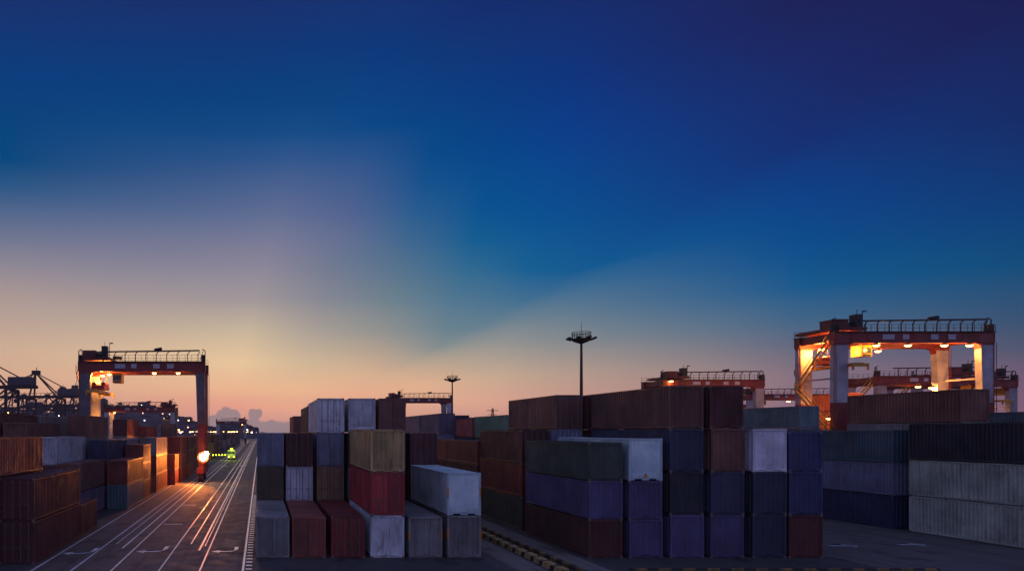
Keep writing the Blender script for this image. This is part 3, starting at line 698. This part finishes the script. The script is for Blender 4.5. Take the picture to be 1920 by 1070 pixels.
# ------------------------------------------------------------------ ship to shore cranes
def sts(label, x, y, s=1.0, boom_up=False, rz=0):
    t = thing('quay_crane', label, 'crane', (x, y, 0), rz, 'quay cranes on the left horizon')
    b = MB(); g, ap = 38 * s, 62 * s
    for lx in (0, 28):
        for ly in (0, 20):
            b.bar((lx*s, ly*s, 0), (lx*s, ly*s, g), 1.7*s)
        b.bar((lx*s, 0, 15*s), (lx*s, 20*s, 15*s), 1.5*s); b.bar((lx*s, 0, g), (lx*s, 20*s, g), 1.5*s)
    for ly in (0, 20):
        b.bar((0, ly*s, 15*s), (28*s, ly*s, 15*s), 1.6*s); b.bar((0, ly*s, 15*s), (28*s, ly*s, g), 1.0*s); b.bar((0, ly*s, 3*s), (28*s, ly*s, 3*s), 1.2*s)
    b.build('portal_frame', m_sil, t)
    b = MB()
    for ly in (7, 13): b.bar((-48*s, ly*s, g + 2*s), (46*s, ly*s, g + 2*s), 1.0*s, 2.2*s)
    for i in range(24): xx = (-46 + i * 4) * s; b.bar((xx, 7*s, g + 2*s), (xx, 13*s, g + 2*s), .5*s); b.bar((xx, 7*s, g + 3*s), (xx, 7*s, g + 5.2*s), .25*s)
    b.bar((-46*s, 7*s, g + 5.2*s), (46*s, 7*s, g + 5.2*s), .3*s)
    b.build('boom', m_sil, t)
    b = MB()
    for ly in (4, 16):
        b.bar((0, ly*s, g), (4*s, 10*s, ap), 1.3*s); b.bar((28*s, ly*s, g), (4*s, 10*s, ap), 1.1*s)
    b.box(1*s, 8*s, 8*s, 12*s, ap - 1.5*s, ap + 2*s); b.bar((5*s, 10*s, ap + 2*s), (5*s, 10*s, ap + 5*s), .5*s)
    b.build('apex_frame', m_sil, t)
    b = MB()
    b.bar((4*s, 10*s, ap), (-26*s, 10*s, g + 3*s), .8*s); b.bar((4*s, 10*s, ap), (-46*s, 10*s, g + 3*s), .8*s); b.bar((4*s, 10*s, ap), (45*s, 10*s, g + 3*s), .8*s)
    b.build('stay', m_sil, t)
    b = MB(); b.box(27*s, 44*s, 5*s, 15*s, g + 3.2*s, g + 9*s); b.build('machinery_house', m_cblue, t)
    b = MB(); b.box(-16*s, -12*s, 8*s, 12*s, g - 3.5*s, g); b.box(-12*s, -2*s, 7*s, 13*s, g, g + 1.4*s); b.build('cab', m_sil, t)
    return t
for lab, px, sc2, k in (
  ('largest quay crane silhouette cut off by the left picture edge', -60, 2.35, 1.02),
  ('quay crane whose peak rises over the left container stacks', 50, 1.95, .97),
  ('quay crane just right of the one with the tall peak', 105, 1.55, .90),
  ('quay crane seen through the legs right of the tall peak', 128, 1.42, 1.0),
  ('small quay crane low between the two nearest ones', 34, 1.15, 1.0),
  ('lower quay crane behind the one cut by the picture edge', 12, 1.42, .92),
  ('lower quay crane between the tall peak and the left crane leg', 78, 1.25, .93),
  ('quay crane partly hidden by the left crane leg', 150, 1.30, .92),
  ('quay crane under the yellow spreader of the left crane', 185, 1.12, .92),
  ('first of three small quay cranes right of the spreader', 218, 1.00, .90),
  ('middle of three small quay cranes right of the spreader', 233, .90, .92),
  ('last of three small quay cranes right of the spreader', 250, .80, .95)):
    sts(lab, (px - 488) / sc2, 1310 / sc2, k * 1.1, rz=-.10)

# ------------------------------------------------------------------ high mast lights and a pylon
def mast(label, px, s, zh, rad):
    t = thing('light_mast', label, 'light mast', ((px - 488) / s, 1310 / s, 0))
    MB().tube((0, 0, 0), (0, 0, zh), .42, .20, 12).build('pole', m_dark, t)
    b = MB(); n = 20; q = rad / 2.6
    for z, r in ((zh - .15, rad * .62), (zh + 1.15 * q, rad * .62), (zh + .6 * q, rad * .62)):
        for i in range(n):
            a, c_ = 2*math.pi*i/n, 2*math.pi*(i+1)/n
            b.bar((r*math.cos(a), r*math.sin(a), z), (r*math.cos(c_), r*math.sin(c_), z), .09)
    for i in range(0, n, 1):
        a = 2*math.pi*i/n; r = rad * .62; b.bar((r*math.cos(a), r*math.sin(a), zh - .15), (r*math.cos(a), r*math.sin(a), zh + 1.15*q), .05)
    b.build('basket_rail', m_dark, t)
    b = MB(); b.loft([[(r*math.cos(2*math.pi*i/16), r*math.sin(2*math.pi*i/16), z) for i in range(16)] for z, r in ((zh - .9*q, .3), (zh - .45*q, rad*.55), (zh - .1*q, rad*.66), (zh, rad*.66))]); b.build('head_frame', m_dark, t)
    for i in range(8):
        a = 2*math.pi*(i + .2)/8; ca, sa = math.cos(a), math.sin(a)
        b = MB(); b.bar((rad*.6*ca, rad*.6*sa, zh - .2*q), (rad*.8*ca, rad*.8*sa, zh), .1)
        b.bar((rad*.72*ca, rad*.72*sa, zh - .15*q), (rad*1.0*ca, rad*1.0*sa, zh + .12*q), .7*q, .3*q); b.build('floodlight', m_dark, t)
    MB().tube((0, 0, zh), (0, 0, zh + 3.2), .07, .03, 6).build('lightning_rod', m_dark, t)
mast('tall dark light mast with round lamp basket above the brown containers', 1090, 10, 26.5, 2.65)
mast('smaller round headed light mast beside the far middle crane', 848, 5.5, 26.8, 2.75)
t = thing('pylon', 'tiny lattice pylon on the horizon above the sage green container', 'pylon', ((923-488)/2.18, 600, 0))
b = MB()
for sx in (-1, 1):
    for sy in (-1, 1): b.bar((sx*2.2, sy*2.2, 0), (sx*.4, sy*.4, 29), .35)
for i in range(7):
    w = 2.2 - i * .25; z = i * 4; b.bar((-w, 0, z), (w - .2, 0, z + 4), .25); b.bar((w, 0, z), (-w + .2, 0, z + 4), .25)
b.build('lattice_mast', m_sil, t)
MB().bar((-5, 0, 27), (5, 0, 27), .45).bar((-3.5, 0, 23.5), (3.5, 0, 23.5), .4).build('cross_arm', m_sil, t)

# ------------------------------------------------------------------ terminal tractor with a yellow beacon, far up the road
t = thing('terminal_tractor', 'yard truck with yellow green beacon far up the road', 'truck', (-9.3, 225, 0))
b = MB(); b.box(-1.2, 1.2, .2, 2.4, .9, 3.1); b.box(-1.25, 1.25, 0, .25, .55, 1.3); cab_ = b.build('cab', m_cwhite, t)
MB().box(-1.05, 1.05, .14, .2, 1.9, 2.8).build('windscreen', m_glass, cab_)
MB().box(-.55, .55, 2.4, 15, 1.0, 1.35).box(-1.2, 1.2, 5.5, 15, 1.35, 1.5).build('chassis', m_cred, t)
for yy in (1.3, 4.6, 12.6, 13.9):
    for sx in (-1, 1): MB().tube((sx*.75, yy, .52), (sx*1.2, yy, .52), .52, n=16).build('wheel', m_rubber, t)
MB().box(-1.2, 1.2, 3.6, 15, 1.5, 1.52).build('deck', m_dark, t)
for sx in (-1, 1): MB().tube((sx*.85, -.06, .95), (sx*.85, 0, .95), .20, n=12).build('headlight', m_ylamp, t)
bc = MB().tube((0, 1.2, 3.1), (0, 1.2, 3.7), .45, .35, 12).build('beacon', m_ylamp, t)
lamp_light(bc, (0, -1.5, 3.2), 450, (.8, 1, .05), .4)
for i in range(6):
    t2 = thing('road_marker_lamp', 'small yellow lamp on a short post in the row left of the far truck', 'marker lamp', (-11.2 - i * .95, 224 - i * .6, 0), 0, 'yellow marker lamps beside the far truck')
    MB().tube((0, 0, 0), (0, 0, 1.5), .06, n=6).build('post', m_dark, t2); MB().tube((0, 0, 1.5), (0, 0, 1.85), .20, .16, 8).build('lamp', m_ylamp, t2)

# ------------------------------------------------------------------ hill with the lights of a town
def hill_h(x):
    px = 488 + x * 1310 / 1250
    pts = [(-900, 40), (-200, 46), (60, 40), (170, 48), (260, 46), (330, 32), (360, 20), (400, 14), (470, 8), (520, 3), (900, 0)]
    for (a, ha), (b_, hb) in zip(pts, pts[1:]):
        if a <= px <= b_: return ha + (hb - ha) * (px - a) / (b_ - a)
    return 0
m_hill = ground_mat('hillside', (.06, .045, .06), (.10, .075, .09), .95)
b = MB(); grid = []
for j in range(26):
    row = []
    for i in range(170):
        x = -1300 + i * 9.4; y = 900 + j * 26
        f = math.sin(min(1, j / 18) * math.pi / 2)
        h = hill_h(x) * f * (1 + .25 * noise.noise(Vector((x * .012, y * .01, 0)))) + (1.5 + 3 * f) * noise.noise(Vector((x * .06, y * .06, 3))) * (hill_h(x) > 1)
        row.append(b.bm.verts.new((x, y, max(h, -.5) - .3)))
    grid.append(row)
for j in range(25):
    for i in range(169): b.bm.faces.new((grid[j][i], grid[j][i+1], grid[j+1][i+1], grid[j+1][i]))
struct(b.build('hill', m_hill))
def hz(x, y):
    j = (y - 900) / 26; f = math.sin(min(1, max(0, j) / 18) * math.pi / 2)
    return hill_h(x) * f * (1 + .25 * noise.noise(Vector((x * .012, y * .01, 0))))
m_wall = plain('far house wall', (.14, .11, .13), .8)
houses = []
for w_, d_, h_, nf in ((14, 10, 9, 2), (10, 9, 6, 1), (20, 11, 13, 3)):
    b = MB(); b.box(-w_/2, w_/2, 0, d_, -3, h_); wl = b.mesh('wall', m_wall)
    b = MB(); b.loft([[(-w_/2-.4,-.4,h_),(w_/2+.4,-.4,h_),(w_/2+.4,d_+.4,h_),(-w_/2-.4,d_+.4,h_)], [(-w_/2+2,d_/2-.5,h_+2.4),(w_/2-2,d_/2-.5,h_+2.4),(w_/2-2,d_/2+.5,h_+2.4),(-w_/2+2,d_/2+.5,h_+2.4)]]); rf = b.mesh('roof', m_sil)
    wins = []
    for mm in (m_lampw, m_pink, m_lamp, m_blulamp):
        b = MB(); b.box(-1.0, 1.0, -.12, -.02, 0, 1.5); wins.append(b.mesh('window', mm))
    houses.append((wl, rf, wins, w_, h_))
rh = random.Random(9)
for i in range(95):
    px = rh.uniform(215, 478) if i > 14 else rh.uniform(-20, 150); y = rh.uniform(925, 1290) if px < 360 else rh.uniform(905, 1100)
    x = (px - 488) / 1310 * y
    wl, rf, wins, w_, h_ = houses[rh.choice((0, 1, 1, 2))]
    t = thing('house', 'small far house with lit windows among the hillside town lights', 'house', (x, y, hz(x, y)), rh.uniform(-.4, .4), 'houses of the hillside town')
    link('wall', wl, t); link('roof', rf, t)
    for q in range(rh.choice((1, 1, 2))): link('window', wins[rh.choice((0, 0, 1, 2, 3))], t, (rh.uniform(-w_/2 + 1.5, w_/2 - 1.5), 0, rh.uniform(1, h_ - 2.2)))
# yard lamps in the distance
lp = MB().tube((0, 0, 0), (0, 0, 9), .14, .09, 6).bar((0, 0, 9), (1.4, 0, 9.1), .12).mesh('pole', m_dark)
for i in range(34):
    px = rh.uniform(330, 476); y = rh.uniform(330, 800); x = (px - 488) / 1310 * y
    t = thing('street_lamp', 'tiny lit lamp post in the yard below the hillside town', 'street lamp', (min(x, -18) if y < 540 else x, y, 0), 0, 'distant yard lamps')
    link('pole', lp, t)
    MB().loft([[(1.1,-.25,9.0),(1.8,-.25,9.0),(1.8,.25,9.0),(1.1,.25,9.0)], [(1.3,-.1,8.6),(1.6,-.1,8.6),(1.6,.1,8.6),(1.3,.1,8.6)]]).build('lamp_head', rh.choice((m_lamp, m_lampw, m_pink)), t)
# ------------------------------------------------------------------ evening haze over the whole yard
HZ = 0.00014
if HZ:
    b = MB(); b.box(-1550, 1550, -200, 1620, -1.0, 84); hzo = tag(b.build('haze', None), kind='stuff')
    m = bpy.data.materials.new('evening haze'); m.use_nodes = True; t_ = m.node_tree; t_.nodes.clear()
    v = t_.nodes.new('ShaderNodeVolumePrincipled'); v.inputs['Color'].default_value = (.92, .82, .84, 1); v.inputs['Density'].default_value = HZ
    o_ = t_.nodes.new('ShaderNodeOutputMaterial'); t_.links.new(v.outputs[0], o_.inputs['Volume'])
    hzo.data.materials.clear(); hzo.data.materials.append(m)
print('containers', COUNT, 'objects', len(bpy.data.objects))
